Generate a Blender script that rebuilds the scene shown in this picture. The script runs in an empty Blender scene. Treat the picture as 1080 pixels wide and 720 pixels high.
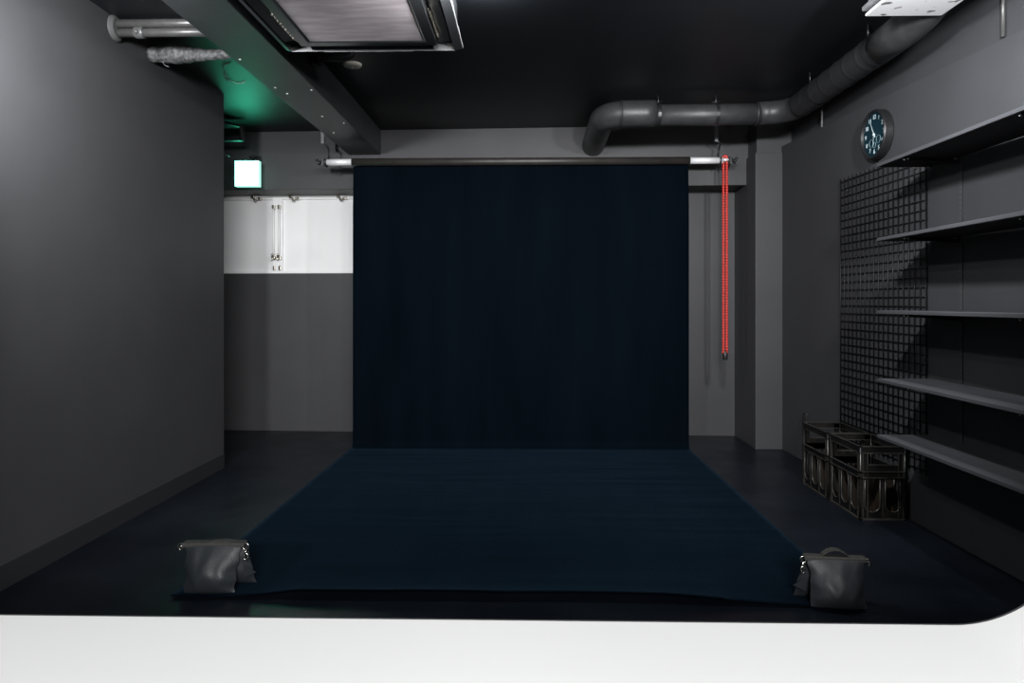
import bpy, math, random
from mathutils import Vector, Matrix, noise
random.seed(7)
PI = math.pi
S = bpy.context.scene
C = S.collection
CEIL = 2.65

# ------------------------------------------------------------------ materials
def mat(name, col, rough=.5, metal=0., spec=.5, var=0., vscale=6., bump=0., bscale=40., rvar=0., emit=None, estr=0., col2=None, coat=0., vlo=.4, vhi=.7, stretch=None, sheen=0.):
    m = bpy.data.materials.new(name); m.use_nodes = True
    nt = m.node_tree; N = nt.nodes; L = nt.links
    b = N['Principled BSDF']
    b.inputs['Base Color'].default_value = (*col, 1)
    b.inputs['Roughness'].default_value = rough
    b.inputs['Metallic'].default_value = metal
    b.inputs['Specular IOR Level'].default_value = spec
    b.inputs['Coat Weight'].default_value = coat
    b.inputs['Sheen Weight'].default_value = sheen
    tc = N.new('ShaderNodeTexCoord')
    src = tc.outputs['Object']
    if stretch:
        mp = N.new('ShaderNodeMapping'); mp.inputs['Scale'].default_value = stretch
        L.new(src, mp.inputs['Vector']); src = mp.outputs['Vector']
    if var or col2 or rvar:
        n = N.new('ShaderNodeTexNoise'); n.inputs['Scale'].default_value = vscale; n.inputs['Detail'].default_value = 6
        L.new(src, n.inputs['Vector'])
        r = N.new('ShaderNodeValToRGB'); L.new(n.outputs['Fac'], r.inputs['Fac'])
        r.color_ramp.elements[0].position = vlo; r.color_ramp.elements[1].position = vhi
        c2 = col2 if col2 else tuple(c*(1+var) for c in col)
        c1 = col if col2 else tuple(c*(1-var) for c in col)
        r.color_ramp.elements[0].color = (*c1, 1); r.color_ramp.elements[1].color = (*c2, 1)
        if var or col2: L.new(r.outputs['Color'], b.inputs['Base Color'])
        if rvar:
            q = N.new('ShaderNodeMapRange'); q.inputs['To Min'].default_value = rough-rvar; q.inputs['To Max'].default_value = rough+rvar
            L.new(n.outputs['Fac'], q.inputs['Value']); L.new(q.outputs['Result'], b.inputs['Roughness'])
    if bump:
        n2 = N.new('ShaderNodeTexNoise'); n2.inputs['Scale'].default_value = bscale; n2.inputs['Detail'].default_value = 4
        L.new(src, n2.inputs['Vector'])
        bp = N.new('ShaderNodeBump'); bp.inputs['Strength'].default_value = bump; bp.inputs['Distance'].default_value = .01
        L.new(n2.outputs['Fac'], bp.inputs['Height']); L.new(bp.outputs['Normal'], b.inputs['Normal'])
    if emit:
        b.inputs['Emission Color'].default_value = (*emit, 1); b.inputs['Emission Strength'].default_value = estr
    return m

def floor_material():
    m = mat('floor_paint', (.0042, .0062, .0098), .34, spec=.33)
    nt = m.node_tree; N = nt.nodes; L = nt.links; b = N['Principled BSDF']
    tc = N.new('ShaderNodeTexCoord')
    def noise_tex(scale, detail, st=(1, 1, 1)):
        mp = N.new('ShaderNodeMapping'); mp.inputs['Scale'].default_value = st
        L.new(tc.outputs['Object'], mp.inputs['Vector'])
        n = N.new('ShaderNodeTexNoise'); n.inputs['Scale'].default_value = scale; n.inputs['Detail'].default_value = detail
        L.new(mp.outputs['Vector'], n.inputs['Vector']); return n.outputs['Fac']
    def ramp(fac, p0, p1, c0, c1):
        r = N.new('ShaderNodeValToRGB'); L.new(fac, r.inputs['Fac'])
        r.color_ramp.elements[0].position = p0; r.color_ramp.elements[1].position = p1
        r.color_ramp.elements[0].color = (*c0, 1); r.color_ramp.elements[1].color = (*c1, 1); return r.outputs['Color']
    base = ramp(noise_tex(2.2, 8), .35, .7, (.0020, .0034, .0064), (.0062, .0086, .0130))
    scuff = ramp(noise_tex(9, 10, (.35, 1.6, 1)), .66, .78, (0, 0, 0), (1, 1, 1))
    br = N.new('ShaderNodeTexBrick'); br.inputs['Scale'].default_value = 1.0
    br.inputs['Brick Width'].default_value = .91; br.inputs['Row Height'].default_value = .15; br.inputs['Mortar Size'].default_value = .0016
    br.inputs['Color1'].default_value = (1, 1, 1, 1); br.inputs['Color2'].default_value = (.96, .96, .96, 1); br.inputs['Mortar'].default_value = (0, 0, 0, 1)
    mp = N.new('ShaderNodeMapping'); mp.inputs['Rotation'].default_value = (0, 0, PI/2)
    L.new(tc.outputs['Object'], mp.inputs['Vector']); L.new(mp.outputs['Vector'], br.inputs['Vector'])
    mx = N.new('ShaderNodeMixRGB'); L.new(scuff, mx.inputs['Fac']); L.new(base, mx.inputs['Color1']); mx.inputs['Color2'].default_value = (.013, .016, .021, 1)
    L.new(mx.outputs['Color'], b.inputs['Base Color'])
    bp = N.new('ShaderNodeBump'); bp.inputs['Strength'].default_value = .35; bp.inputs['Distance'].default_value = .002
    L.new(br.outputs['Color'], bp.inputs['Height'])
    bp2 = N.new('ShaderNodeBump'); bp2.inputs['Strength'].default_value = .25; bp2.inputs['Distance'].default_value = .004
    L.new(noise_tex(30, 6), bp2.inputs['Height']); L.new(bp.outputs['Normal'], bp2.inputs['Normal'])
    L.new(bp2.outputs['Normal'], b.inputs['Normal'])
    rr = N.new('ShaderNodeMapRange'); rr.inputs['To Min'].default_value = .26; rr.inputs['To Max'].default_value = .46
    L.new(noise_tex(5, 8), rr.inputs['Value']); L.new(rr.outputs['Result'], b.inputs['Roughness'])
    return m

M = {}
M['wall'] = mat('grey_wall_paint', (.047, .047, .05), .55, spec=.35, var=.05, vscale=3, bump=.06, bscale=25)
M['wallr'] = mat('charcoal_wall_paint', (.044, .045, .049), .55, spec=.35, var=.06, vscale=3, bump=.06, bscale=25)
M['ceil'] = mat('black_ceiling_paint', (.0044, .0058, .0080), .5, spec=.4, var=.1, vscale=2, bump=.05, bscale=18)
M['beam'] = mat('beam_paint', (.036, .038, .041), .5, spec=.4, var=.1, vscale=5, bump=.08, bscale=22)
M['floor'] = floor_material()
M['base'] = mat('baseboard_paint', (.022, .023, .026), .5)
M['white'] = mat('white_wall_paint', (.72, .72, .72), .5, spec=.3)
M['panel'] = mat('white_panel', (.80, .80, .80), .4, spec=.4, var=.03, vscale=2)
M['frost'] = mat('frosted_panel', (.80, .79, .80), .3, spec=.5, var=.05, vscale=1.5)
M['steel'] = mat('steel_fitting', (.42, .39, .34), .3, metal=1., var=.3, vscale=60)
M['chrome'] = mat('chrome_ring', (.75, .72, .68), .22, metal=1.)
M['alu'] = mat('aluminium_tube', (.80, .80, .82), .4, metal=.25)
M['black'] = mat('black_plastic', (.012, .012, .013), .4)
M['blackmetal'] = mat('black_metal', (.014, .014, .015), .35, spec=.6)
M['roll'] = mat('roll_paper', (.026, .023, .021), .45, var=.15, vscale=9)
M['duct'] = mat('painted_duct', (.034, .035, .037), .45, spec=.5, var=.18, vscale=14, bump=.12, bscale=60)
M['ductdark'] = mat('duct_tape', (.017, .018, .02), .5, spec=.4)
M['grayrod'] = mat('grey_painted_rod', (.16, .16, .165), .45)
M['pipe'] = mat('grey_pipe', (.052, .051, .050), .38, spec=.5, var=.12, vscale=30)
M['pipedark'] = mat('pipe_collar', (.07, .07, .07), .4)
M['lag'] = mat('pipe_lagging_tape', (.085, .085, .088), .6, var=.55, vscale=55, bump=.7, bscale=70)
M['wire'] = mat('pale_wire', (.80, .80, .78), .5)
M['red'] = mat('red_chain_plastic', (.50, .035, .028), .4)
M['acframe'] = mat('air_conditioner_plastic', (.022, .024, .026), .3, spec=.7)
M['acgrille'] = mat('dusty_filter_grille', (.38, .345, .365), .55, var=.18, vscale=5, stretch=(1, 5, 1))
M['acedge'] = mat('air_conditioner_edge', (.30, .30, .31), .35)
M['cream'] = mat('cream_plastic', (.82, .79, .68), .5)
M['creamdark'] = mat('cream_grille', (.40, .39, .34), .5)
M['boxwhite'] = mat('speckled_white_panel', (.60, .60, .61), .5, vscale=16, col2=(.10, .10, .10), vlo=.60, vhi=.635)
M['boxgrey'] = mat('grey_sheet_metal', (.14, .14, .15), .4, var=.2, vscale=20)
M['clockrim'] = mat('clock_rim', (.010, .010, .011), .42, spec=.45)
M['clockface'] = mat('clock_dial', (.0045, .021, .031), .5, spec=.15)
M['clockink'] = mat('clock_print', (.50, .60, .62), .5)
M['clockring'] = mat('clock_subdial_ring', (.16, .24, .27), .5)
M['mesh'] = mat('black_wire', (.007, .007, .008), .45, spec=.2)
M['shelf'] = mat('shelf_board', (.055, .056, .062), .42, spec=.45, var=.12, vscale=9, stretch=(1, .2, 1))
M['under'] = mat('shaded_shelf_underside', (.006, .006, .007), .6, spec=.2)  # shade below the boards put into the colour
M['rail'] = mat('shelf_rail', (.010, .010, .011), .5, spec=.2)
M['screw'] = mat('bright_screw', (.75, .74, .72), .35, metal=.8)
M['crate'] = mat('worn_black_crate', (.005, .005, .005), .36, spec=.6, vscale=9, col2=(.022, .016, .012), vlo=.5, vhi=.75)
M['crateinner'] = mat('dusty_crate_lining', (.020, .015, .011), .5, vscale=7, col2=(.085, .055, .03), vlo=.48, vhi=.72)
M['craterib'] = mat('scuffed_crate_rib', (.032, .030, .027), .38, spec=.5, vscale=14, col2=(.015, .014, .013), vlo=.45, vhi=.65)
M['sandbag'] = mat('black_coated_nylon', (.018, .021, .025), .5, spec=.4, bump=.12, bscale=160)
M['webbing'] = mat('black_webbing', (.035, .034, .032), .6, bump=.5, bscale=220)
M['signface'] = mat('sign_face', (.8, .9, .85), .4, emit=(.05, 1., .57), estr=17.)
M['signcase'] = mat('sign_case', (.75, .80, .78), .4, emit=(.35, 1., .75), estr=.9)
M['tray'] = mat('black_cable_tray', (.020, .021, .022), .3, spec=.6)

def fabric_material(name, a, b_, rough, vs, st):
    m = mat(name, a, rough, spec=.12, col2=b_, vscale=vs, vlo=.3, vhi=.75, stretch=st, bump=.25, bscale=30, sheen=.03)
    m.node_tree.nodes['Principled BSDF'].inputs['Specular IOR Level'].default_value = .02
    m.node_tree.nodes['Principled BSDF'].inputs['Sheen Tint'].default_value = (.22, .5, .85, 1)
    return m
M['sheet'] = fabric_material('navy_black_backdrop', (.0005, .0017, .0034), (.0012, .0031, .0056), .8, 2.0, (2.2, .5, .35))

# ------------------------------------------------------------------ geometry helpers
class MB:
    def __init__(s): s.v = []; s.f = []; s.sm = []
    def add(s, vs, fs, smooth=False):
        o = len(s.v); s.v += [tuple(v) for v in vs]
        for f in fs: s.f.append(tuple(i+o for i in f)); s.sm.append(smooth)
        return s
    def box(s, x0, x1, y0, y1, z0, z1):
        vs = [(x, y, z) for z in (z0, z1) for y in (y0, y1) for x in (x0, x1)]
        return s.add(vs, [(0, 2, 3, 1), (4, 5, 7, 6), (0, 1, 5, 4), (2, 6, 7, 3), (0, 4, 6, 2), (1, 3, 7, 5)])
    def hexa(s, p):   # 8 points, bottom ring then top ring
        return s.add(p, [(3, 2, 1, 0), (4, 5, 6, 7), (0, 1, 5, 4), (1, 2, 6, 5), (2, 3, 7, 6), (3, 0, 4, 7)])
    def tube(s, pts, r, n=12, cap=True, closed=False):
        pts = [Vector(p) for p in pts]; k = len(pts)
        rs = r if isinstance(r, (list, tuple)) else [r]*k
        vs = []; up = None
        for i, p in enumerate(pts):
            if closed: t = pts[(i+1) % k]-pts[i-1]
            else: t = pts[min(i+1, k-1)]-pts[max(i-1, 0)]
            t.normalize()
            if up is None: up = Vector((0, 0, 1)) if abs(t.z) < .9 else Vector((1, 0, 0))
            a = t.cross(up); a.normalize(); b = a.cross(t); b.normalize(); up = b
            for j in range(n):
                w = 2*PI*j/n; vs.append(p+rs[i]*(math.cos(w)*a+math.sin(w)*b))
        fs = []
        for i in range(k if closed else k-1):
            i2 = (i+1) % k
            for j in range(n): fs.append((i*n+j, i*n+(j+1) % n, i2*n+(j+1) % n, i2*n+j))
        s.add(vs, fs, True)
        if cap and not closed:
            o = len(s.v)-k*n
            s.f.append(tuple(o+j for j in reversed(range(n)))); s.sm.append(False)
            s.f.append(tuple(o+(k-1)*n+j for j in range(n))); s.sm.append(False)
        return s
    def lathe(s, prof, axis='Z', o=(0, 0, 0), n=48, cap=True):   # prof: (radius, along)
        vs = []
        for r, h in prof:
            for j in range(n):
                w = 2*PI*j/n; a, b = r*math.cos(w), r*math.sin(w)
                p = {'Z': (a, b, h), 'X': (h, a, b), 'Y': (a, h, b)}[axis]
                vs.append((p[0]+o[0], p[1]+o[1], p[2]+o[2]))
        k = len(prof); fs = []
        for i in range(k-1):
            for j in range(n): fs.append((i*n+j, i*n+(j+1) % n, (i+1)*n+(j+1) % n, (i+1)*n+j))
        if cap: fs += [tuple(reversed(range(n))), tuple((k-1)*n+j for j in range(n))]
        return s.add(vs, fs)
    def sphere(s, c, r, nu=12, nv=8, sc=(1, 1, 1)):
        vs = []; fs = []
        for i in range(nv+1):
            t = PI*i/nv
            for j in range(nu):
                p = 2*PI*j/nu
                vs.append((c[0]+sc[0]*r*math.sin(t)*math.cos(p), c[1]+sc[1]*r*math.sin(t)*math.sin(p), c[2]+sc[2]*r*math.cos(t)))
        for i in range(nv):
            for j in range(nu): fs.append((i*nu+j, (i+1)*nu+j, (i+1)*nu+(j+1) % nu, i*nu+(j+1) % nu))
        return s.add(vs, fs, True)
    def grid(s, fn, nu, nv, smooth=True):
        vs = [fn(i/nu, j/nv) for j in range(nv+1) for i in range(nu+1)]
        fs = [(j*(nu+1)+i, j*(nu+1)+i+1, (j+1)*(nu+1)+i+1, (j+1)*(nu+1)+i) for j in range(nv) for i in range(nu)]
        return s.add(vs, fs, smooth)
    def xf(s, mtx):
        s.v = [tuple(mtx @ Vector(v)) for v in s.v]; return s
    def build(s, name, m, parent=None, bevel=0., loc=None, autosmooth=None, subsurf=0, solid=0., kind=None, label=None):
        me = bpy.data.meshes.new(name); me.from_pydata(s.v, [], s.f); me.validate()
        me.polygons.foreach_set('use_smooth', s.sm if len(s.sm) == len(me.polygons) else [False]*len(me.polygons))
        import bmesh
        b = bmesh.new(); b.from_mesh(me); bmesh.ops.recalc_face_normals(b, faces=b.faces)
        if autosmooth:
            for f in b.faces: f.smooth = True
            for e in b.edges:
                if len(e.link_faces) == 2 and e.calc_face_angle(0) > autosmooth: e.smooth = False
        b.to_mesh(me); b.free()
        o = bpy.data.objects.new(name, me); C.objects.link(o)
        for mm in (m if isinstance(m, list) else [m]): me.materials.append(mm)
        if parent: o.parent = parent
        if loc: o.location = loc
        if solid:
            q = o.modifiers.new('solid', 'SOLIDIFY'); q.thickness = solid; q.offset = 0
        if bevel:
            q = o.modifiers.new('bevel', 'BEVEL'); q.width = bevel; q.segments = 2; q.limit_method = 'ANGLE'; q.angle_limit = .6
        if subsurf:
            q = o.modifiers.new('sub', 'SUBSURF'); q.levels = subsurf; q.render_levels = subsurf
        if kind: o['kind'] = kind
        if label: o['label'] = label
        return o

def tag(o, label, cat, group=None, kind=None):
    o['label'] = label; o['category'] = cat
    if group: o['group'] = group
    if kind: o['kind'] = kind
    return o
def thing(name, label, cat, loc=(0, 0, 0), rotz=0., group=None, kind=None):
    o = bpy.data.objects.new(name, None); C.objects.link(o); o.empty_display_size = .1
    o.location = loc; o.rotation_euler = (0, 0, rotz)
    return tag(o, label, cat, group, kind)
def copy_tree(o, parent=None):
    c = o.copy(); C.objects.link(c)
    if parent: c.parent = parent
    for ch in list(o.children): copy_tree(ch, c)
    return c
def struct(name, mb, m, label, cat, **k):
    return tag(mb.build(name, m, **k), label, cat, kind='structure')
def arc(c, r, a0, a1, n, ax=(0, 1)):
    out = []
    for i in range(n+1):
        w = a0+(a1-a0)*i/n; p = list(c); p[ax[0]] += r*math.cos(w); p[ax[1]] += r*math.sin(w); out.append(tuple(p))
    return out

TILT = -.0387                       # the back wall is a little out of square
def yb(x): return 6.275+TILT*x      # face of the back wall
def yh(x): return 5.94+TILT*x       # face of the header above it
ANG = math.atan(TILT)
def xr(y): return 2.06+.018*(3.6-y)  # face of the right wall

# ------------------------------------------------------------------ setting
struct('floor', MB().box(-3.7, 2.3, .95, 6.7, -.1, 0), M['floor'], 'glossy dark navy black painted floor around the backdrop', 'floor')
struct('ceiling', MB().box(-3.7, 2.3, .95, 6.7, CEIL, CEIL+.1), M['ceil'], 'black painted ceiling', 'ceiling')

wl = MB().hexa([(-2.30, 1.2, 0), (-2.13, 1.2, 0), (-2.158, 4.93, 0), (-2.30, 4.93, 0), (-2.30, 1.2, CEIL), (-2.13, 1.2, CEIL), (-2.158, 4.93, CEIL), (-2.30, 4.93, CEIL)])
struct('wall_left', wl, M['wall'], 'dark grey partition wall on the left that ends before the back wall', 'wall')
struct('baseboard_left', MB().hexa([(-2.14, 1.27, 0), (-2.1265, 1.27, 0), (-2.1545, 4.93, 0), (-2.16, 4.93, 0), (-2.14, 1.27, .1), (-2.1265, 1.27, .1), (-2.1545, 4.93, .1), (-2.16, 4.93, .1)]),
       M['base'], 'low dark baseboard along the foot of the left partition', 'baseboard')
struct('wall_alcove', MB().box(-3.7, -3.55, 1.2, 6.7, 0, CEIL), M['wallr'], 'side wall of the passage behind the left partition', 'wall')

WX0, WX1, WZ0, WZ1 = -3.2, -.85, 1.437, 2.15
bw = MB()
def slab(mb, fy, x0, x1, z0, z1, back=6.7):
    mb.hexa([(x0, fy(x0), z0), (x1, fy(x1), z0), (x1, back, z0), (x0, back, z0), (x0, fy(x0), z1), (x1, fy(x1), z1), (x1, back, z1), (x0, back, z1)])
slab(bw, yb, -3.6, 2.1, 0, WZ0); slab(bw, yb, -3.6, WX0, WZ0, WZ1); slab(bw, yb, WX1, 2.1, WZ0, WZ1)
struct('wall_back', bw, M['wall'], 'dark grey back wall behind the hanging backdrop', 'wall')
hd = MB(); slab(hd, yh, -3.6, 2.1, 2.145, CEIL)
struct('trim_1', hd, M['wall'], 'deep grey header running across the top of the back wall', 'header', bevel=.004)

rw = MB().hexa([(xr(1.2), 1.2, 0), (2.3, 1.2, 0), (2.3, 6.7, 0), (xr(6.7), 6.7, 0), (xr(1.2), 1.2, 2.25), (2.3, 1.2, 2.25), (2.3, 6.7, 2.455), (xr(6.7), 6.7, 2.455)])
struct('wall_right', rw, M['wallr'], 'charcoal right wall carrying the shelves, clock and wire grid', 'wall', bevel=.003)
struct('trim_2', MB().box(2.10, 2.3, 1.2, 6.7, 2.2, CEIL), M['wallr'], 'recessed upper band of the right wall under the ceiling', 'wall band')
struct('column', MB().box(1.812, 2.13, 5.635, 6.5, 0, 2.365), M['wall'], 'square grey column in the back right corner', 'column', bevel=.004)
struct('trim_3', MB().box(1.826, 2.13, 5.65, 6.5, 2.365, CEIL), M['wall'], 'set back head of the corner column below the ceiling', 'column head', bevel=.003)
struct('beam', MB().box(-1.538, -1.262, 1.25, yh(-1.4)+.05, 2.437, CEIL), M['beam'], 'dark grey ceiling beam running from the foreground to the back wall', 'beam', bevel=.004)

# white front wall with a rounded opening
def front_wall(YF, YK):
    x0, x1, z0, z1, R = -1.55, .984, .6, 2.3, .232
    inner = []
    for cx, cz, a in ((x1-R, z1-R, 0), (x0+R, z1-R, PI/2), (x0+R, z0+R, PI), (x1-R, z0+R, 1.5*PI)):
        for i in range(33):
            w = a+PI/2*i/32; inner.append((cx+R*math.cos(w), cz+R*math.sin(w)))
    X0, X1, Z0, Z1 = -3.7, 2.3, 0, CEIL
    cx, cz = (x0+x1)/2, (z0+z1)/2
    outer = []
    for (x, z) in inner:
        dx, dz = x-cx, z-cz; t = 1e9
        if dx > 0: t = min(t, (X1-cx)/dx)
        if dx < 0: t = min(t, (X0-cx)/dx)
        if dz > 0: t = min(t, (Z1-cz)/dz)
        if dz < 0: t = min(t, (Z0-cz)/dz)
        outer.append([cx+dx*t, cz+dz*t])
    for X, Z in ((X0, Z0), (X0, Z1), (X1, Z0), (X1, Z1)):
        k = min(range(len(outer)), key=lambda i: (outer[i][0]-X)**2+(outer[i][1]-Z)**2); outer[k] = [X, Z]
    n = len(inner); mb = MB()
    vs = [(x, YF, z) for x, z in inner]+[(x, YF, z) for x, z in outer]+[(x, YK, z) for x, z in inner]+[(x, YK, z) for x, z in outer]
    fs = []
    for i in range(n):
        j = (i+1) % n
        fs += [(i, j, n+j, n+i), (2*n+i, 3*n+i, 3*n+j, 2*n+j), (i, 2*n+i, 2*n+j, j), (n+i, n+j, 3*n+j, 3*n+i)]
    mb.add(vs, fs); return mb
struct('wall_front', front_wall(.95, 1.258), M['white'], 'white foreground wall whose rounded opening frames the room', 'wall', autosmooth=.5)

struct('trim_4', front_wall(1.2581, 1.263), M['wallr'], 'charcoal lining on the inner side of the white front wall', 'wall lining', autosmooth=.5)

# window with white panels, in the back wall left of the backdrop
wn = thing('window_1', 'white panelled window low under the header, left of the backdrop', 'window', (-2.29, yb(-2.29), WZ0), ANG, kind='structure')
hw = WZ1-WZ0
f = MB(); f.box(WX0+2.29, WX1+2.29, .0, .08, hw-.04, hw-.004); f.box(WX0+2.29, WX1+2.29, .0, .08, 0, .022)
f.box(WX0+2.29, WX0+2.32, .0, .08, 0, hw-.004); f.box(WX1+2.26, WX1+2.29, .0, .08, 0, hw-.004)
f.build('window_frame', M['panel'], wn, bevel=.002)
MB().box(-.045, .045, -.004, .06, .022, hw-.04).build('mullion', M['panel'], wn, bevel=.003)
MB().box(WX0+2.32, -.045, .03, .05, .022, hw-.04).build('panel', M['frost'], wn)
MB().box(.045, WX1+2.26, .022, .05, .022, hw-.04).build('panel', M['panel'], wn, bevel=.002)
for x in (-.026, .026):
    q = MB().tube([(x, -.03, .135), (x, -.03, .60)], .007, 10)
    q.build('lock_rod', M['panel'], wn)
    q = MB().box(x-.012, x+.012, -.04, -.002, .585, .62).box(x-.016, x+.016, -.046, -.002, .125, .155).sphere((x-.004, -.046, .165), .013).tube([(x, -.046, .14), (x-.012, -.05, .115)], .006, 8)
    q.build('rod_bracket', M['steel'], wn, bevel=.002)
    MB().box(x-.009, x+.009, -.022, -.002, .03, .065).tube([(x, -.02, .04), (x+.006, -.03, .07)], .005, 8).build('catch', M['steel'], wn, bevel=.002)
for x in (-.195, .16, .60):
    q = MB().box(x-.045, x-.015, -.03, .0, hw-.03, hw-.006).box(x+.015, x+.05, -.03, .0, hw-.045, hw-.022).tube([(x-.03, -.03, hw-.02), (x, -.04, hw-.045), (x+.03, -.03, hw-.035)], .007, 8).sphere((x, -.035, hw-.05), .014)
    q.build('top_clip', M['steel'], wn, bevel=.002)

# ------------------------------------------------------------------ exit sign
t = thing('exit_sign', 'glowing green white square exit sign above the white window', 'sign', (-2.368, 5.85, 2.147))
MB().box(-.103, .103, .0, .055, 0, .218).build('sign_case', M['signcase'], t, bevel=.004)
MB().box(-.098, .098, -.004, .0, .006, .212).build('sign_face', M['signface'], t)
MB().tube([(0.02, .03, .218), (0.02, .03, .255), (0.02, .2, .262)], .007, 10).box(-.02, .06, .17, .183, .235, .29).build('wall_arm', M['black'], t)

# black trunking in the passage, above the exit sign
t = thing('cable_tray', 'black cable trunking high in the passage behind the partition', 'cable tray', (-2.5, 5.55, 2.40))
q = MB().hexa([(-.5, -.35, .185), (.11, -.06, .185), (.20, .10, .185), (-.5, .10, .185), (-.5, -.35, .205), (.11, -.06, .205), (.20, .10, .205), (-.5, .10, .205)])
q.build('tray_top', M['tray'], t, bevel=.004)
MB().box(-.5, .20, .04, .055, .085, .10).box(-.5, .20, .04, .1, .075, .088).build('tray_rail', M['tray'], t, bevel=.003)
MB().box(.18, .20, .04, .1, .075, .2).build('tray_end', M['tray'], t, bevel=.003)
MB().tube([(-.5, -.1, -.02), (.03, .02, -.03), (.10, .05, -.045)], .009, 10).build('conduit', M['tray'], t)
for x in (-.32, -.02): MB().box(x, x+.03, .03, .06, .2, .25).build('hanger', M['tray'], t)

# ------------------------------------------------------------------ pipes left of the beam
t = thing('water_pipe', 'pair of grey pipes with round flange, crossing from partition to beam', 'pipe', (-2.143, 3.59, 2.592))
for z in (.0225, -.0245):
    q = MB().tube([(-.005, 0, z), (.30, 0, z), (.61, 0, z)], .0225, 18); q.build('pipe', M['pipe'], t)
MB().lathe([(.066, 0), (.066, .006), (.058, .014), (.05, .02), (.044, .02)], 'X', n=36).build('flange', M['pipedark'], t, autosmooth=.5)
MB().lathe([(.028, .11), (.030, .115), (.030, .15), (.028, .155)], 'X', (0, 0, -.0245), 24).sphere((.13, -.03, -.03), .012).build('coupling', M['pipedark'], t, autosmooth=.6)
MB().box(.43, .46, -.026, -.02, .016, .032).build('pipe_clip', M['screw'], t, bevel=.002)

t = thing('lagged_pipe', 'thin pipe bundle wrapped in rough grey tape below the flanged pair', 'pipe', (-2.15, 3.945, 2.578))
pts = []; rr = []
for i in range(61):
    u = i/60; pts.append((u*.615, 0, .004*math.sin(u*9)+.004*u)); rr.append((.026+.022*math.exp(-((u-.22)/.2)**2)+.006*(1-u)+.0025*math.sin(u*57)+.004*random.random()))
MB().tube(pts, rr, 20).build('lagging', M['lag'], t)
MB().tube([(.05, -.02, -.035), (.075, -.05, -.055), (.10, -.05, -.058), (.11, -.055, -.075), (.14, -.06, -.09)], .003, 6).tube([(.09, -.05, -.057), (.12, -.055, -.055)], .003, 6).build('loose_tie', M['lag'], t)
t = MB().tube([(-1.829, 4.270, 2.648), (-1.892, 4.321, 2.644), (-1.937, 4.409, 2.644), (-1.951, 4.482, 2.644), (-1.965, 4.558, 2.644), (-1.971, 4.501, 2.644), (-2.000, 4.597, 2.644), (-1.973, 4.637, 2.644), (-1.958, 4.678, 2.644), (-1.916, 4.669, 2.644), (-1.885, 4.639, 2.648)], .0028, 6).build('loose_wire', M['wire'])
tag(t, 'thin pale crooked wire stuck under the green lit ceiling', 'wire')

# ------------------------------------------------------------------ ceiling air conditioner
ax, ay, az = -.770, 3.05, 2.415
t = thing('air_conditioner', 'square dark ceiling air conditioner with pale dusty grille beside the beam', 'air conditioner', (ax, ay, az))
h = .445
MB().box(-.42, .42, -.42, .42, .045, CEIL-az+.0).build('housing', M['acframe'], t, bevel=.01)
def ringframe(mb, a, b, z0, z1, ya=None, yb_=None):
    ya = ya or a; yb_ = yb_ or b
    mb.box(-b, b, ya, yb_, z0, z1); mb.box(-b, b, -yb_, -ya, z0, z1); mb.box(-b, -a, -ya, ya, z0, z1); mb.box(a, b, -ya, ya, z0, z1)
def bezel(mb, a, za, b, zb):
    vs = [(-a, -a, za), (a, -a, za), (a, a, za), (-a, a, za), (-b, -b, zb), (b, -b, zb), (b, b, zb), (-b, b, zb)]
    mb.add(vs, [(i, (i+1) % 4, 4+(i+1) % 4, 4+i) for i in range(4)])
q = MB(); bezel(q, .408, .0, .442, .020); bezel(q, .442, .020, .445, .026); bezel(q, .445, .026, .41, .05); bezel(q, .275, .0, .283, -.004); bezel(q, .283, -.004, .330, -.002)
bezel(q, .330, -.002, .333, .035); bezel(q, .408, .0, .404, .035); bezel(q, .333, .035, .404, .035); bezel(q, .275, 0., .272, .02)
q.build('panel', M['acframe'], t, autosmooth=.35)
q = MB(); bezel(q, .4445, .0245, .4462, .0265); bezel(q, .4462, .0265, .4462, .034); q.build('edge_trim', M['acedge'], t)
q = MB()
q.box(-.272, .272, -.272, .272, .014, .02)
for i in range(64):
    y = -.268+i*.0085; q.box(-.27, .27, y, y+.0045, .0, .015)
for i in range(5): q.box(-.27+i*.135-.001, -.27+i*.135+.001, -.27, .27, .002, .015)
q.build('grille', M['acgrille'], t)
for k in range(4):
    lv = MB().hexa([(-.30, .352, .020), (.30, .352, .020), (.30, .400, .006), (-.30, .400, .006), (-.30, .352, .025), (.30, .352, .025), (.30, .400, .011), (-.30, .400, .011)])
    lv.xf(Matrix.Rotation(k*PI/2, 4, 'Z')); lv.build('louver', M['acframe'], t)
for k, sx in ((0, 1), (1, -1)):
    q = MB()
    for i in range(9):
        y = -.02+i*.034; q.box(sx*.345-.0035, sx*.345+.0035, y, y+.02, .006, .018)
    q.box(sx*.341-.0025, sx*.341+.0025, -.05, .3, .01, .018)
    q.build('vane', M['steel'], t, label='bright metal vanes in the side outlet')
MB().hexa([(-.24, .412, -.0005), (.20, .412, -.0005), (.20, .430, .0105), (-.24, .430, .0105), (-.24, .412, .004), (.20, .412, .004), (.20, .430, .0145), (-.24, .430, .0145)]).build('highlight_strip', M['acedge'], t)  # pale strip paints the highlight of the lit far louver

# bracket and short conduit on the ceiling behind the air conditioner
t = thing('drain_pipe', 'short black drain hose and bracket on the beam behind the air conditioner', 'pipe', (-1.262, 4.06, 2.60))
MB().tube([(0, 0, .0), (.08, 0, .0), (.20, 0, .0), (.23, 0, .012), (.24, 0, .05)], .024, 16).build('hose', M['ductdark'], t)
MB().box(.0, .012, -.04, .05, -.05, .05).box(.012, .05, -.01, .012, -.035, -.025).sphere((.03, -.03, .01), .016).sphere((.055, -.03, -.012), .013).build('bracket', M['blackmetal'], t, bevel=.002)

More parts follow.
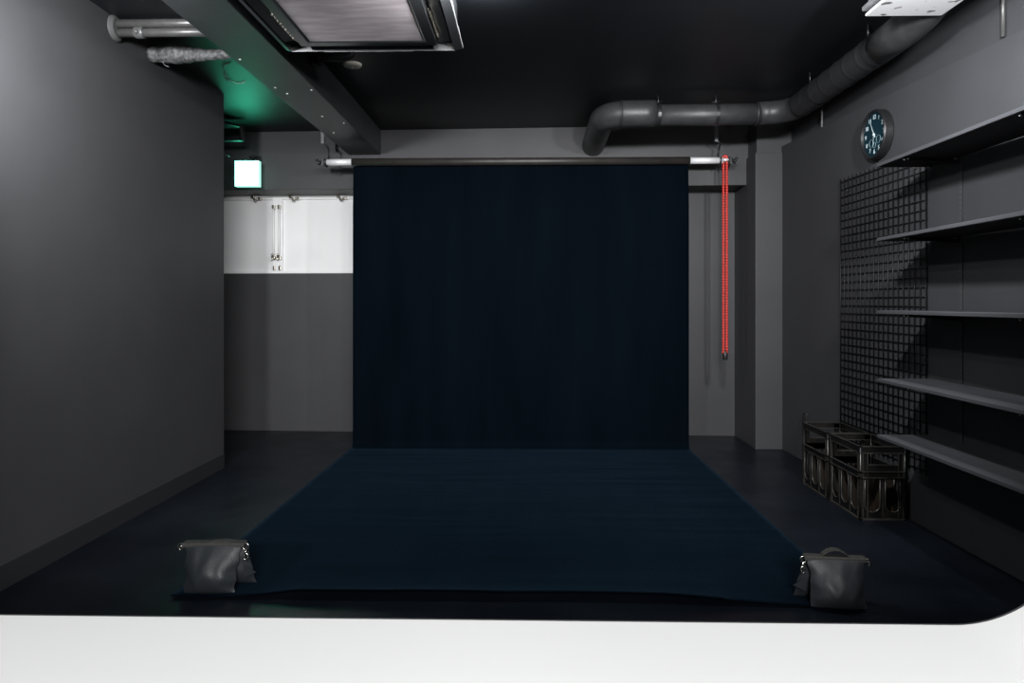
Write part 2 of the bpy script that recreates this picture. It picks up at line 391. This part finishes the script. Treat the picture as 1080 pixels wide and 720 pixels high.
t = thing('ceiling_speaker', 'small round cream ceiling disc behind the air conditioner', 'ceiling disc', (-1.09, 4.33, CEIL))
MB().lathe([(.058, 0), (.058, -.006), (.052, -.014), (.04, -.016)], n=40).build('body', M['cream'], t, autosmooth=.5)
MB().lathe([(.036, -.016), (.036, -.019), (.012, -.02)], n=32).lathe([(.008, -.02), (.008, -.024)], n=16).build('grille', M['creamdark'], t, autosmooth=.5)

# screws in the beam's underside
for i, (x, y) in enumerate(((-1.50, 3.62), (-1.49, 4.10), (-1.46, 4.22), (-1.40, 4.74), (-1.29, 4.15), (-1.30, 4.92), (-1.45, 5.20))):
    s_ = MB().lathe([(.007, 0), (.007, -.003), (.004, -.005)], n=12, o=(x, y, 2.437)).build('screw', M['screw'], bpy.data.objects['beam'])

# ------------------------------------------------------------------ ventilation duct
t = thing('ventilation_duct', 'dark insulated round duct below the ceiling, bent along back and right wall', 'duct')
zc = 2.522
DY = 5.04
leg = [(.547, yh(.547)+.02, zc-.03), (.547, 5.5, zc-.015), (.547, DY+.19, zc)]
bend = [(.547+.19*(1-math.cos(a)), DY+.19*(1-math.sin(a)), zc) for a in [PI/2*i/10 for i in range(1, 11)]]
MB().tube(leg+bend+[(.83, DY, zc), (.905, DY, zc)], .093, 32).build('elbow', M['duct'], t)
MB().tube([(.905, DY, zc-.012), (1.3, DY, zc-.012), (1.66, DY, zc-.008)], .075, 32).build('straight_duct', M['duct'], t)
bx, rb = 1.86, .17
b2 = [(1.64, DY, zc-.006)]+[(bx-rb+rb*math.sin(a), DY-rb+rb*math.cos(a), zc) for a in [PI/2*i/10 for i in range(11)]]+[(bx+.002, 4.8, zc)]
MB().tube(b2, .08, 32).build('elbow', M['duct'], t)
pts = []; rr = []
for i in range(91):
    y = 4.82-i*(1.1/90); pts.append((bx+.001*(4.8-y), y, zc-.003)); rr.append(.082+(.0035 if i % 13 == 0 else 0))
MB().tube(pts, rr, 32).build('flexible_duct', M['ductdark'], t)
MB().tube([(bx, 3.74, zc-.004), (bx, 3.55, zc-.003), (bx-.002, 3.43, zc), (bx-.008, 3.33, zc+.01), (bx-.02, 3.25, zc+.022), (bx-.035, 3.19, zc+.034)], .086, 32).build('end_elbow', M['duct'], t)
for (x, y, ax_) in ((.66, DY, 'X'), (1.62, DY, 'X')):
    MB().lathe([(.095 if x < 1 else .083, -.006), (.097 if x < 1 else .085, 0), (.095 if x < 1 else .083, .006)], 'X', (x, y, zc if x < 1 else zc-.008), 36, cap=False).build('seam_ring', M['ductdark'], t)
for x in (.93, 1.34):
    MB().lathe([(.0765, -.012), (.0775, -.01), (.0775, .01), (.0765, .012)], 'X', (x, DY, zc-.012), 36, cap=False).tube([(x, DY, zc+.06), (x, DY, CEIL)], .006, 8).tube([(x-.03, DY, zc+.075), (x+.03, DY, zc+.085)], .004, 6).build('hanger_strap', M['blackmetal'], t)
for y in (4.55, 3.78):
    MB().lathe([(.0865, -.012), (.0875, 0), (.0865, .012)], 'Y', (bx, y, zc-.003), 36, cap=False).tube([(bx-.05, y, zc+.06), (bx-.05, y, CEIL)], .005, 8).build('hanger_strap', M['blackmetal'], t)

t = thing('fan_box', 'white speckled ceiling fan box at the near end of the duct', 'fan box', (1.68, 2.93, 2.45))
MB().box(-.172, .165, -.3, .245, 0, .012).build('face_plate', M['boxwhite'], t, bevel=.003)
MB().box(-.165, .155, -.3, .235, .013, .195).build('housing', M['boxgrey'], t, bevel=.006)
MB().box(-.19, -.165, -.3, .24, .02, .04).build('side_flange', M['boxgrey'], t, bevel=.003)
MB().box(-.205, -.165, -.3, .24, .075, .095).build('side_flange', M['boxgrey'], t, bevel=.003)

# short grey drop rods on the right wall
t = thing('conduit', 'short pale conduit on the upper right wall near the fan box', 'conduit', (2.085, 3.13, 2.335))
MB().tube([(0, 0, 0), (0, 0, .315)], .0085, 12).build('tube', M['pipe'], t); MB().box(-.010, .015, -.011, .011, .25, .262).build('saddle', M['pipe'], t, bevel=.002)
t = thing('hanger_rod', 'thin grey drop rod on the right wall beside the duct bend', 'rod', (2.085, 5.03, 2.385))
MB().tube([(0, 0, 0), (0, 0, .265)], .007, 10).build('rod', M['grayrod'], t); MB().box(-.012, .012, -.012, .012, .0, .012).build('nut', M['grayrod'], t, bevel=.002)

# ------------------------------------------------------------------ wall clock
t = thing('wall_clock', 'round black wall clock with blue dial on the right wall', 'clock', (xr(4.12), 4.12, 2.145))
t.rotation_euler = (0, 0, .018)
R = .142
MB().lathe([(R-.006, 0), (R, -.006), (R, -.05), (R-.004, -.057), (R-.012, -.057), (R-.016, -.040)], 'X', n=72, cap=False).build('rim', M['clockrim'], t, autosmooth=.5)
MB().lathe([(R-.015, -.03), (R-.015, -.041)], 'X', n=64).build('dial', M['clockface'], t)
FR = Matrix(((0, 0, -1, 0), (-1, 0, 0, 0), (0, 1, 0, 0), (0, 0, 0, 1)))   # text frame: x -> -Y, y -> Z, facing the room
for k in range(1, 13):
    a = PI/2-2*PI*k/12
    cu = bpy.data.curves.new('numeral', 'FONT'); cu.body = str(k); cu.size = .036; cu.align_x = 'CENTER'; cu.align_y = 'CENTER'; cu.extrude = .0006
    o = bpy.data.objects.new('numeral', cu); C.objects.link(o); o.parent = t; cu.materials.append(M['clockink'])
    bpy.context.view_layer.update(); me = bpy.data.meshes.new_from_object(o); bpy.data.objects.remove(o)
    o = bpy.data.objects.new('numeral', me); C.objects.link(o); o.parent = t
    o.matrix_local = Matrix.Translation((-.0422, -.1*math.cos(a), .1*math.sin(a))) @ FR
for (dy, dz, r) in ((.035, -.045, .022), (-.045, -.035, .022), (-.0, -.062, .016)):
    MB().tube(arc((-.042, dy, dz), r, 0, 2*PI*23/24, 23, (1, 2)), .0013, 6, closed=True).build('subdial', M['clockring'], t)
def hand(name, a, l, w, x):
    d = Vector((0, math.sin(-a), math.cos(a))); n = Vector((0, d.z, -d.y)); c = Vector((x, 0, 0))
    p = [c-d*.02-n*w, c-d*.02+n*w, c+d*l+n*w*.4, c+d*l-n*w*.4]
    MB().hexa([tuple(v) for v in p]+[tuple(v+Vector((-.001, 0, 0))) for v in p]).build(name, M['clockink'], t)
hand('hour_hand', math.radians(327), .05, .0035, -.0435); hand('minute_hand', math.radians(-27), .085, .0026, -.0455); hand('second_hand', math.radians(178), .06, .001, -.0475)
MB().lathe([(.006, -.041), (.006, -.05)], 'X', n=20).build('hub', M['clockink'], t)

# ------------------------------------------------------------------ wire grid
t = thing('wire_grid_panel', 'black square wire grid panel on the right wall behind the shelves', 'wire grid', (2.0478, 3.66, .28), .018)
q = MB(); W, H_ = .95, 1.69
for i in range(19):
    y = .95*i/18; q.tube([(0, y, -.0 if i in (0, 18) else .0), (0, y, H_)], .0042 if i in (0, 18) else .0032, 6)
for j in range(34): z = .02+j*.05; q.tube([(.005, 0, z), (.005, W, z)], .0033, 6)
q.build('wire_mesh', M['mesh'], t)
for (y, z) in ((.1, .1), (.85, .1), (.1, 1.6), (.85, 1.6)):
    MB().tube([(-.006, y, z+.012), (-.006, y, z), (.004, y, z), (.0105, y, z)], .004, 8).build('wall_hook', M['blackmetal'], t)

# ------------------------------------------------------------------ shelves
SY0, SY1 = 1.95, 3.625
t = thing('shelf_rail', 'slotted dark shelf rail on the right wall behind the shelves', 'shelf rail', (xr(3.39), 3.39, .42), group='shelf rails on the right wall')
q = MB()
q.box(-.005, -.003, -.014, .014, 0, 1.56); q.box(-.005, 0, -.014, -.012, 0, 1.56); q.box(-.005, 0, .012, .014, 0, 1.56)
q.build('channel', M['wallr'], t)
q = MB()
for i in range(61): q.box(-.0058, -.0048, -.003, .003, .02+i*.025, .031+i*.025)
q.build('slots', M['pipedark'], t)
c = copy_tree(t); c.location = (xr(2.6), 2.6, .42); c['label'] = 'slotted dark shelf rail nearest the camera, just past the right edge'
t['label'] = 'slotted dark shelf rail seen between the shelves at mid length'
shelf_levels = [(1.878, 'top grey wall shelf, just below the clock'), (1.50, 'second grey wall shelf from the top'), (1.130, 'middle grey wall shelf seen edge on at eye level'),
                (.783, 'fourth grey wall shelf down, second from the bottom'), (.497, 'lowest grey wall shelf, beside the black crates')]
first = None
for z, lab in shelf_levels:
    if first is None:
        t = thing('wall_shelf', lab, 'shelf', (1.78, SY0, z), group='grey shelves on the right wall')
        MB().box(0, .272, 0, SY1-SY0, -.0165, .0).build('board', M['shelf'], t, bevel=.002)
        MB().box(.002, .271, .002, SY1-SY0-.002, -.018, -.0166).build('underside', M['under'], t, label='underside darkened to stand for shade')
        for y in (2.6, 3.39):
            d = y-SY0
            b = MB()
            bx_ = xr(y)-.0065-1.78
            b.hexa([(.02, d-.004, -.026), (bx_, d-.004, -.048), (bx_, d+.004, -.048), (.02, d+.004, -.026), (.02, d-.004, -.0182), (bx_, d-.004, -.0182), (bx_, d+.004, -.0182), (.02, d+.004, -.0182)])
            b.box(.008, .262, d-.012, d+.012, -.0215, -.0182)
            br = b.build('bracket', M['rail'], t)
            for sx_, sy_ in ((.02, .008), (.028, -.008), (.25, -.008), (.242, .008)):
                MB().lathe([(.005, -.0216), (.005, -.026), (.002, -.027)], n=10, o=(sx_, d+sy_, 0)).build('screw', M['screw'], br)
        first = t
    else:
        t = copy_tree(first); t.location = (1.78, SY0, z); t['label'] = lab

# ------------------------------------------------------------------ socket box
t = thing('wall_outlet', 'small black outlet box low on the right wall behind the crates', 'outlet', (xr(5.16), 5.16, .25))
MB().box(-.022, 0, -.035, .035, 0, .115).build('body', M['black'], t, bevel=.005)
MB().box(-.026, -.022, -.028, .028, .012, .103).build('cover', M['blackmetal'], t, bevel=.002)

# ------------------------------------------------------------------ bottle crates
LX, LY, LZ = .25, .385, .398
def upanel(L, n, thick, z0, z1, edge=.03, gap=.028):
    # a panel in (u, z) whose n openings are U shaped
    w = (L-2*edge-(n-1)*gap)/n; cols = []
    def low(u):
        for k in range(n):
            c = edge+w/2+k*(w+gap)
            if abs(u-c) < w/2:
                r = w/2; return z0+.03+r-math.sqrt(max(0, r*r-(u-c)**2))
        return z1
    us = [0]
    for k in range(n):
        c = edge+w/2+k*(w+gap)
        us += [c-w/2-.0003]+[c-w/2*math.cos(PI*i/14) for i in range(1, 14)]+[c+w/2+.0003]
    us.append(L); us = sorted(us)
    return us, low, w, [edge+w/2+k*(w+gap) for k in range(n)]
def make_crate(label, loc, rz):
    t = thing('bottle_crate', label, 'crate', loc, rz, 'black bottle crates')
    sides = [('long', LY, 3), ('long', LY, 3), ('short', LX, 2), ('short', LX, 2)]
    def place(k):   # local (u, d, z): u along the side, d inward depth
        if k == 0: return lambda u, d, z: (-LX/2+d, -LY/2+u, z)
        if k == 1: return lambda u, d, z: (LX/2-d, -LY/2+u, z)
        if k == 2: return lambda u, d, z: (-LX/2+u, -LY/2+d, z)
        return lambda u, d, z: (-LX/2+u, LY/2-d, z)
    def bx(mb, P, u0, u1, d0, d1, z0, z1):
        a, b = P(u0, d0, z0), P(u1, d1, z1)
        mb.box(min(a[0], b[0]), max(a[0], b[0]), min(a[1], b[1]), max(a[1], b[1]), z0, z1)
    T_ = .0045                                           # raised edge lines
    rim = MB(); band = MB(); foot = MB(); lines = MB()
    for k, (kind, L, n) in enumerate(sides):
        P = place(k); wall = MB(); ribs = MB(); up = MB()
        us, low, w, cs = upanel(L, n, .004, .012, .22)
        for a, b in zip(us[:-1], us[1:]):
            za, zb = low(a+1e-5), low(b-1e-5)
            pts = [P(a, .006, .012), P(b, .006, .012), P(b, .010, .012), P(a, .010, .012), P(a, .006, za), P(b, .006, zb), P(b, .010, zb), P(a, .010, za)]
            wall.hexa(pts)
        e = .045 if kind == 'short' else .032
        for u in (0, L-e): bx(wall, P, u, u+e, .006, .010, .22, LZ-.01)
        if kind == 'short': bx(wall, P, e, L-e, .006, .010, .22, .296)
        wall.build('side_wall', M['crate'], t)
        for c_ in cs:
            r = w/2; pts = [P(c_-r, .007, .222)]+[P(c_-r*math.cos(PI*i/12), .007, .042+r-r*math.sin(PI*i/12)) for i in range(13)]+[P(c_+r, .007, .222)]
            ribs.tube(pts, .0036, 6)
        for u in (.016, e-.004, L-e, L-.020): bx(ribs, P, u, u+T_, .001, .008, .013, LZ-.04)
        if kind == 'short':
            bx(ribs, P, e, L-e, .001, .014, .292, .298); bx(ribs, P, L/2-.002, L/2+.002, .003, .008, .012, .224)
        else:
            for u in (L/3, 2*L/3): bx(ribs, P, u-.002, u+.002, .003, .008, .012, .224)
        ribs.build('rib', M['craterib'], t)
        bx(rim, P, .003, L-.003, .003, .010, LZ-.036, LZ-.003)
        bx(lines, P, 0, L, 0, .012, LZ-T_, LZ); bx(lines, P, 0, L, 0, .011, LZ-.040, LZ-.040+T_)
        bx(band, P, .001, L-.001, .003, .010, .229, .262)
        bx(lines, P, -.003, L+.003, -.003, .010, .258, .258+T_); bx(lines, P, -.003, L+.003, -.003, .010, .226, .226+T_)
        bx(foot, P, -.003, L+.003, -.003, .014, 0, .010)
    rim.build('rim', M['crate'], t); band.build('band', M['crate'], t); lines.build('edge_lines', M['craterib'], t); foot.build('foot', M['craterib'], t, bevel=.0015)
    d = MB().box(-LX/2+.010, LX/2-.010, -LY/2+.010, LY/2-.010, .010, .016)
    d.box(-.002, .002, -LY/2+.011, LY/2-.011, .016, .21)
    for y in (-LY/6, LY/6): d.box(-LX/2+.011, LX/2-.011, y-.002, y+.002, .016, .21)
    d.build('divider', M['crateinner'], t)
    for sx in (-1, 1):
        for sy in (-1, 1): MB().tube([(sx*(LX/2-.007), sy*(LY/2-.007), .0), (sx*(LX/2-.007), sy*(LY/2-.007), LZ-.006)], .0065, 10).build('corner_post', M['crate'], t)
    return t
make_crate('front worn black bottle crate on the floor, nearest the camera', (1.907, 4.005, 0), 0)
make_crate('rear worn black bottle crate, behind the front one by the wall', (1.900, 4.400, 0), .0)

# ------------------------------------------------------------------ backdrop on its roller
BY, BZ = 5.62, 2.300
t = thing('backdrop', 'wide navy black backdrop hanging from a roller and swept along the floor', 'backdrop', (0, BY, 0))
XL, XR_ = -1.418, 1.287
MB().tube([(XL, 0, BZ), (XR_, 0, BZ)], .031, 32).build('roll', M['roll'], t)
MB().tube([(-1.628, 0, BZ+.0), (XL-.001, 0, BZ)], .026, 28).build('core_tube', M['alu'], t)
MB().tube([(XR_+.001, 0, BZ), (1.548, 0, BZ)], .026, 28).tube([(1.548, 0, BZ+.006), (1.592, 0, BZ+.006)], .012, 20).build('core_tube', M['alu'], t)
def clamp(mb, x, s):
    mb.tube([(x, 0, BZ), (x+s*.05, 0, BZ)], .011, 12); mb.box(x+s*.012-.008, x+s*.012+.008, -.022, .022, BZ-.03, BZ+.03)
    mb.tube([(x+s*.03, -.02, BZ-.028), (x+s*.055, -.022, BZ+.024)], .005, 8); mb.tube([(x+s*.03, .02, BZ+.028), (x+s*.06, .022, BZ-.022)], .005, 8)
    mb.sphere((x+s*.055, 0, BZ), .013); mb.sphere((x+s*.066, -.02, BZ+.012), .008)
for x, s_ in ((-1.638, -1), (1.594, 1)):
    q = MB(); clamp(q, x, s_); q.build('end_clamp', M['blackmetal'], t)
# sheet: hangs, bends at the floor, runs forward and lifts at its front edge
YB = .012
FL = BY-2.728
def sheet(u, v):
    x = XL+.004+u*(XR_-XL-.008)
    hang = BZ-.05; rb = .05
    l1 = BZ-rb; l2 = l1+PI/2*rb; L = l2+FL-rb; d = v*L
    wob = .006*noise.noise((x*2.2, 0, 3.1))+.003*noise.noise((x*6, 2, 1))
    if d < l1:
        z = BZ-d; y = .031+.0025 - 0*z
        k = min(1, (BZ-z)/.4)
        return (x, y-.0+(-.02+wob*1.5)*k, z)
    y0 = .0335-.02+wob*1.5
    if d < l2:
        a = (d-l1)/rb
        return (x, y0-rb*(1-math.cos(a)), .004+rb-rb*math.sin(a))
    s_ = d-l2; y = y0-rb-s_
    z = .003
    fade = min(1, s_/.15)
    if s_ > L-l2-.35 and (u < .15 or u > .80): fade = .1
    elif s_ > L-l2-.6 and (u < .15 or u > .80): fade = .1+.9*(L-l2-.35-s_)/.25
    z += fade*(.004*(1+noise.noise((x*1.3, s_*2.6, 0)))+.004*max(0, noise.noise((x*1.1+4, s_*7, 2)))+.0028*noise.noise((x*1.6+9, s_*15, 5))*abs(noise.noise((x*.8, s_*1.7, 7)))*2.5)
    fr = s_-(L-l2)               # <= 0, zero at the front edge
    prof = (.008+.026*min(1, max(0, (u-.09)/.10)))*(1 if u < .72 else max(.12, 1-(u-.72)/.24)) if u > 0 else .01
    prof = max(prof, .004)
    z += prof*math.exp(fr*7.5)*1.0
    y -= -.05*max(0, (u-.75))/.25*0
    if u > .6: y -= .045*((u-.6)/.4)**1.6*max(0, 1+fr*2.0) if fr > -.5 else 0
    return (x, y, z)
q = MB().grid(sheet, 90, 230); q.build('sheet', M['sheet'], t, solid=.0025)
# pull chain at the right hand end
cx = 1.566
def strand(x, z0, z1):
    q = MB(); n = int((z1-z0)/.0215)
    for i in range(n): q.sphere((x, -.004, z0+.0215*i), .0115, 8, 6, (1, 1, 1.12))
    q.tube([(x, -.004, z0), (x, -.004, z1)], .0045, 6); return q
w_ = .0135
strand(cx-w_, .775, BZ+.02).build('chain_strand', M['red'], t); strand(cx+w_, .775, BZ+.02).build('chain_strand', M['red'], t)
q = MB()
for i in range(9):
    a = PI*i/8; q.sphere((cx+w_*math.cos(a), -.004, BZ+.022+.012*math.sin(a)), .011, 8, 6)
q.build('chain_loop', M['red'], t)
q = MB()
for i in range(int(1.5/.043)):
    q.box(cx-w_-.004, cx+w_+.004, -.02, -.013, .785+i*.043, .789+i*.043)
MB().lathe([(.017, .715), (.02, .72), (.02, .765), (.016, .775), (.012, .785)], o=(cx, -.004, 0), n=20).build('chain_weight', M['black'], t, autosmooth=.6)

# ceiling hangers for the roller
hang = None
for x, lab in ((-1.655, 'grey ceiling hanger hook at the left end of the backdrop roller'), (1.497, 'grey ceiling hanger hook at the right end of the backdrop roller')):
    if hang is None:
        t = thing('hanger_hook', lab, 'hook', (x, BY, CEIL), group='hangers of the backdrop roller')
        MB().box(-.013, .013, -.01, .01, -.20, 0).build('drop_bar', M['grayrod'], t, bevel=.002)
        MB().box(-.03, .03, -.03, .03, -.006, 0).build('ceiling_plate', M['grayrod'], t, bevel=.002)
        z = -.35
        MB().tube([(-.012, .0, -.195), (.018, -.0, -.20), (.034, -.0, -.215), (.036, .045, -.24), (.032, .062, -.30)]+arc((.028, 0, z), .037, .9, -PI-.5, 16, (1, 2)), .007, 10).build('hook', M['blackmetal'], t)
        hang = t
    else:
        t = copy_tree(hang); t.location = (x, BY, CEIL); t['label'] = lab

# ------------------------------------------------------------------ sandbags
def pouch(w0, w1, h, th, seed, lean=0., sag=1.):
    # two pillow faces sewn together; w0 top width, w1 bottom width
    mb = MB(); nu, nv = 28, 24
    def face(sgn):
        def fn(u, v):
            a = 2*u-1
            w = w0+(w1-w0)*(v**1.2); z = h*(1-v)
            ed = (1-abs(a)**2.6)*(math.sin(PI*min(1, v*.93+.035))**.75)
            bul = th*ed*(.45+.75*v)
            bul += th*.16*noise.noise((a*2.2+seed, v*2.4, seed))*ed + th*.10*(1-abs(2*((a*1.1+v*.9+seed) % 1)-1))*ed
            x = a*w/2*(1-.05*math.sin(PI*v)*sag)+.010*noise.noise((v*4, a*2, seed+2))
            zz = max(z+.008*noise.noise((a*3, v*2, seed+5))*math.sin(PI*v), .002)
            return (x, lean*(1-v)-0+sgn*bul, zz)
        return fn
    mb.grid(face(-1), nu, nv); mb.grid(face(1), nu, nv); return mb
def ring(mb, c, r, wire, ax=(0, 2), st=1.):
    pts = [(c[0]+(r*math.cos(w) if ax[0] == 0 else 0), c[1]+(r*math.cos(w) if ax[0] == 1 else 0), c[2]+st*r*math.sin(w)) for w in [2*PI*i/20 for i in range(20)]]
    mb.tube(pts, wire, 8, closed=True)
def sandbag(label, loc, rz, flip, arch, ww):
    t = thing('sandbag', label, 'sandbag', loc, rz, 'black saddle sandbags holding the backdrop')
    a = pouch(.235, ww, .185, .055, 1.3+flip*3, .035); a.xf(Matrix.Translation((0, -.052, 0))); a.build('pouch', M['sandbag'], t, subsurf=1)
    b = pouch(.235, .29, .182, .05, 4.1+flip*2, -.035); b.xf(Matrix.Translation((.018*flip, .055, 0))); b.build('pouch', M['sandbag'], t, subsurf=1)
    # corner ears of the seams
    e = MB()
    for sx, y, s in ((flip, .02, 1.), (flip, .06, .8)):
        e.add([(sx*.10, y, .10-.05*(1-s)), (sx*.155*s+sx*.02, y-.012, .062*s), (sx*.12, y-.004, .035*s), (sx*.10, y+.016, .06)], [(0, 1, 2), (0, 3, 1), (3, 2, 1), (0, 2, 3)])
    e.build('seam_flap', M['sandbag'], t)
    MB().box(-.132, .132, -.022, .022, .176, .195).build('top_band', M['webbing'], t, bevel=.004)
    hx = .0 if flip < 0 else .03
    pts = [(hx-.06+.12*i/12, -.004, .190+arch*math.sin(PI*i/12)**.8) for i in range(13)]
    hm = MB()
    for p0, p1 in zip(pts[:-1], pts[1:]):
        hm.hexa([(p0[0], -.016, p0[2]), (p1[0], -.016, p1[2]), (p1[0], .016, p1[2]), (p0[0], .016, p0[2]), (p0[0], -.016, p0[2]+.005), (p1[0], -.016, p1[2]+.005), (p1[0], .016, p1[2]+.005), (p0[0], .016, p0[2]+.005)])
    hm.build('handle', M['webbing'], t, autosmooth=.8)
    for sx in (-1, 1):
        q = MB(); ring(q, (sx*.137, -.012, .178), .013, .0026)
        if sx == flip:
            q.tube([(sx*.137, -.014, .165), (sx*.141, -.018, .152)], .003, 8)
            q.tube([(sx*.141+.009*math.cos(w), -.02, .138+.013*math.sin(w)) for w in [2*PI*i/16 for i in range(16)]], .0032, 8, closed=True)
        else: q.tube([(sx*.125, -.016, .19), (sx*.150, -.022, .168)], .003, 8)
        q.build('snap_hook' if sx == flip else 'd_ring', M['chrome'], t)
    return t
ba = sandbag('black sandbag at the left front corner of the backdrop, handle lying flat', (-1.268, 2.81, .017), .03, 1, .006, .215)
bb = sandbag('black sandbag at the right front corner of the backdrop, handle standing up', (1.182, 2.735, .0125), -.10, -1, .030, .235)
ba.scale = (.95, .95, .96); bb.scale = (.87, .92, .93)

# ------------------------------------------------------------------ lights
def lamp(name, loc, aim, power, ang=130, blend=.7, r=.05, col=(.97, .985, 1.)):
    l = bpy.data.lights.new(name, 'SPOT'); l.energy = power; l.shadow_soft_size = r; l.color = col
    l.spot_size = math.radians(ang); l.spot_blend = blend
    o = bpy.data.objects.new(name, l); C.objects.link(o); o.location = loc
    o.rotation_euler = (Vector(aim)-Vector(loc)).to_track_quat('-Z', 'Y').to_euler(); return o
lamp('spot_lamp', (-1.74, 2.15, 2.30), (-1.85, 6.3, 1.15), 285, 122, 1., .08)
lamp('spot_lamp', (-.27, 2.55, 2.34), (0, 5.6, 1.0), 70, 85, 1., .08)
lamp('spot_lamp', (.78, 2.35, 2.30), (1.9, 5.2, 1.0), 205, 132, 1., .06)
lamp('spot_lamp', (1.50, 2.10, 2.30), (1.6, 6.2, 1.3), 210, 140, 1., .06)
l = bpy.data.lights.new('point_lamp', 'POINT'); l.energy = 40; l.shadow_soft_size = .05  # added unseen fill light for the grille and the front floor
o = bpy.data.objects.new('point_lamp', l); C.objects.link(o); o.location = (-.22, 2.72, 2.365)
l = bpy.data.lights.new('point_lamp', 'POINT'); l.energy = 16; l.shadow_soft_size = .03
o = bpy.data.objects.new('point_lamp', l); C.objects.link(o); o.location = (-.2, 3.27, 2.595)
l = bpy.data.lights.new('studio_light', 'AREA'); l.energy = 330; l.shape = 'RECTANGLE'; l.size = 1.4; l.size_y = .8
o = bpy.data.objects.new('studio_light', l); C.objects.link(o); o.location = (.4, -2.2, 2.2)
o.rotation_euler = (Vector((0, 4, 1.1))-o.location).to_track_quat('-Z', 'Y').to_euler()
w = bpy.data.worlds.new('world'); S.world = w; w.use_nodes = True
w.node_tree.nodes['Background'].inputs['Color'].default_value = (1, 1, 1, 1); w.node_tree.nodes['Background'].inputs['Strength'].default_value = .03

# ------------------------------------------------------------------ camera
cd = bpy.data.cameras.new('camera'); cam = bpy.data.objects.new('camera', cd); C.objects.link(cam); S.camera = cam
cam.location = (0, 0, 1.17); cam.rotation_euler = (PI/2, 0, math.atan(17/740))
cd.sensor_width = 36; cd.lens = 740/1080*36; cd.shift_y = -41/1080; cd.clip_start = .05
S.view_settings.view_transform = 'Standard'; S.view_settings.look = 'None'; S.view_settings.gamma = 1; S.view_settings.exposure = 0
S.view_settings.use_curve_mapping = False
S.cycles.use_denoising = True
S.cycles.max_bounces = 6
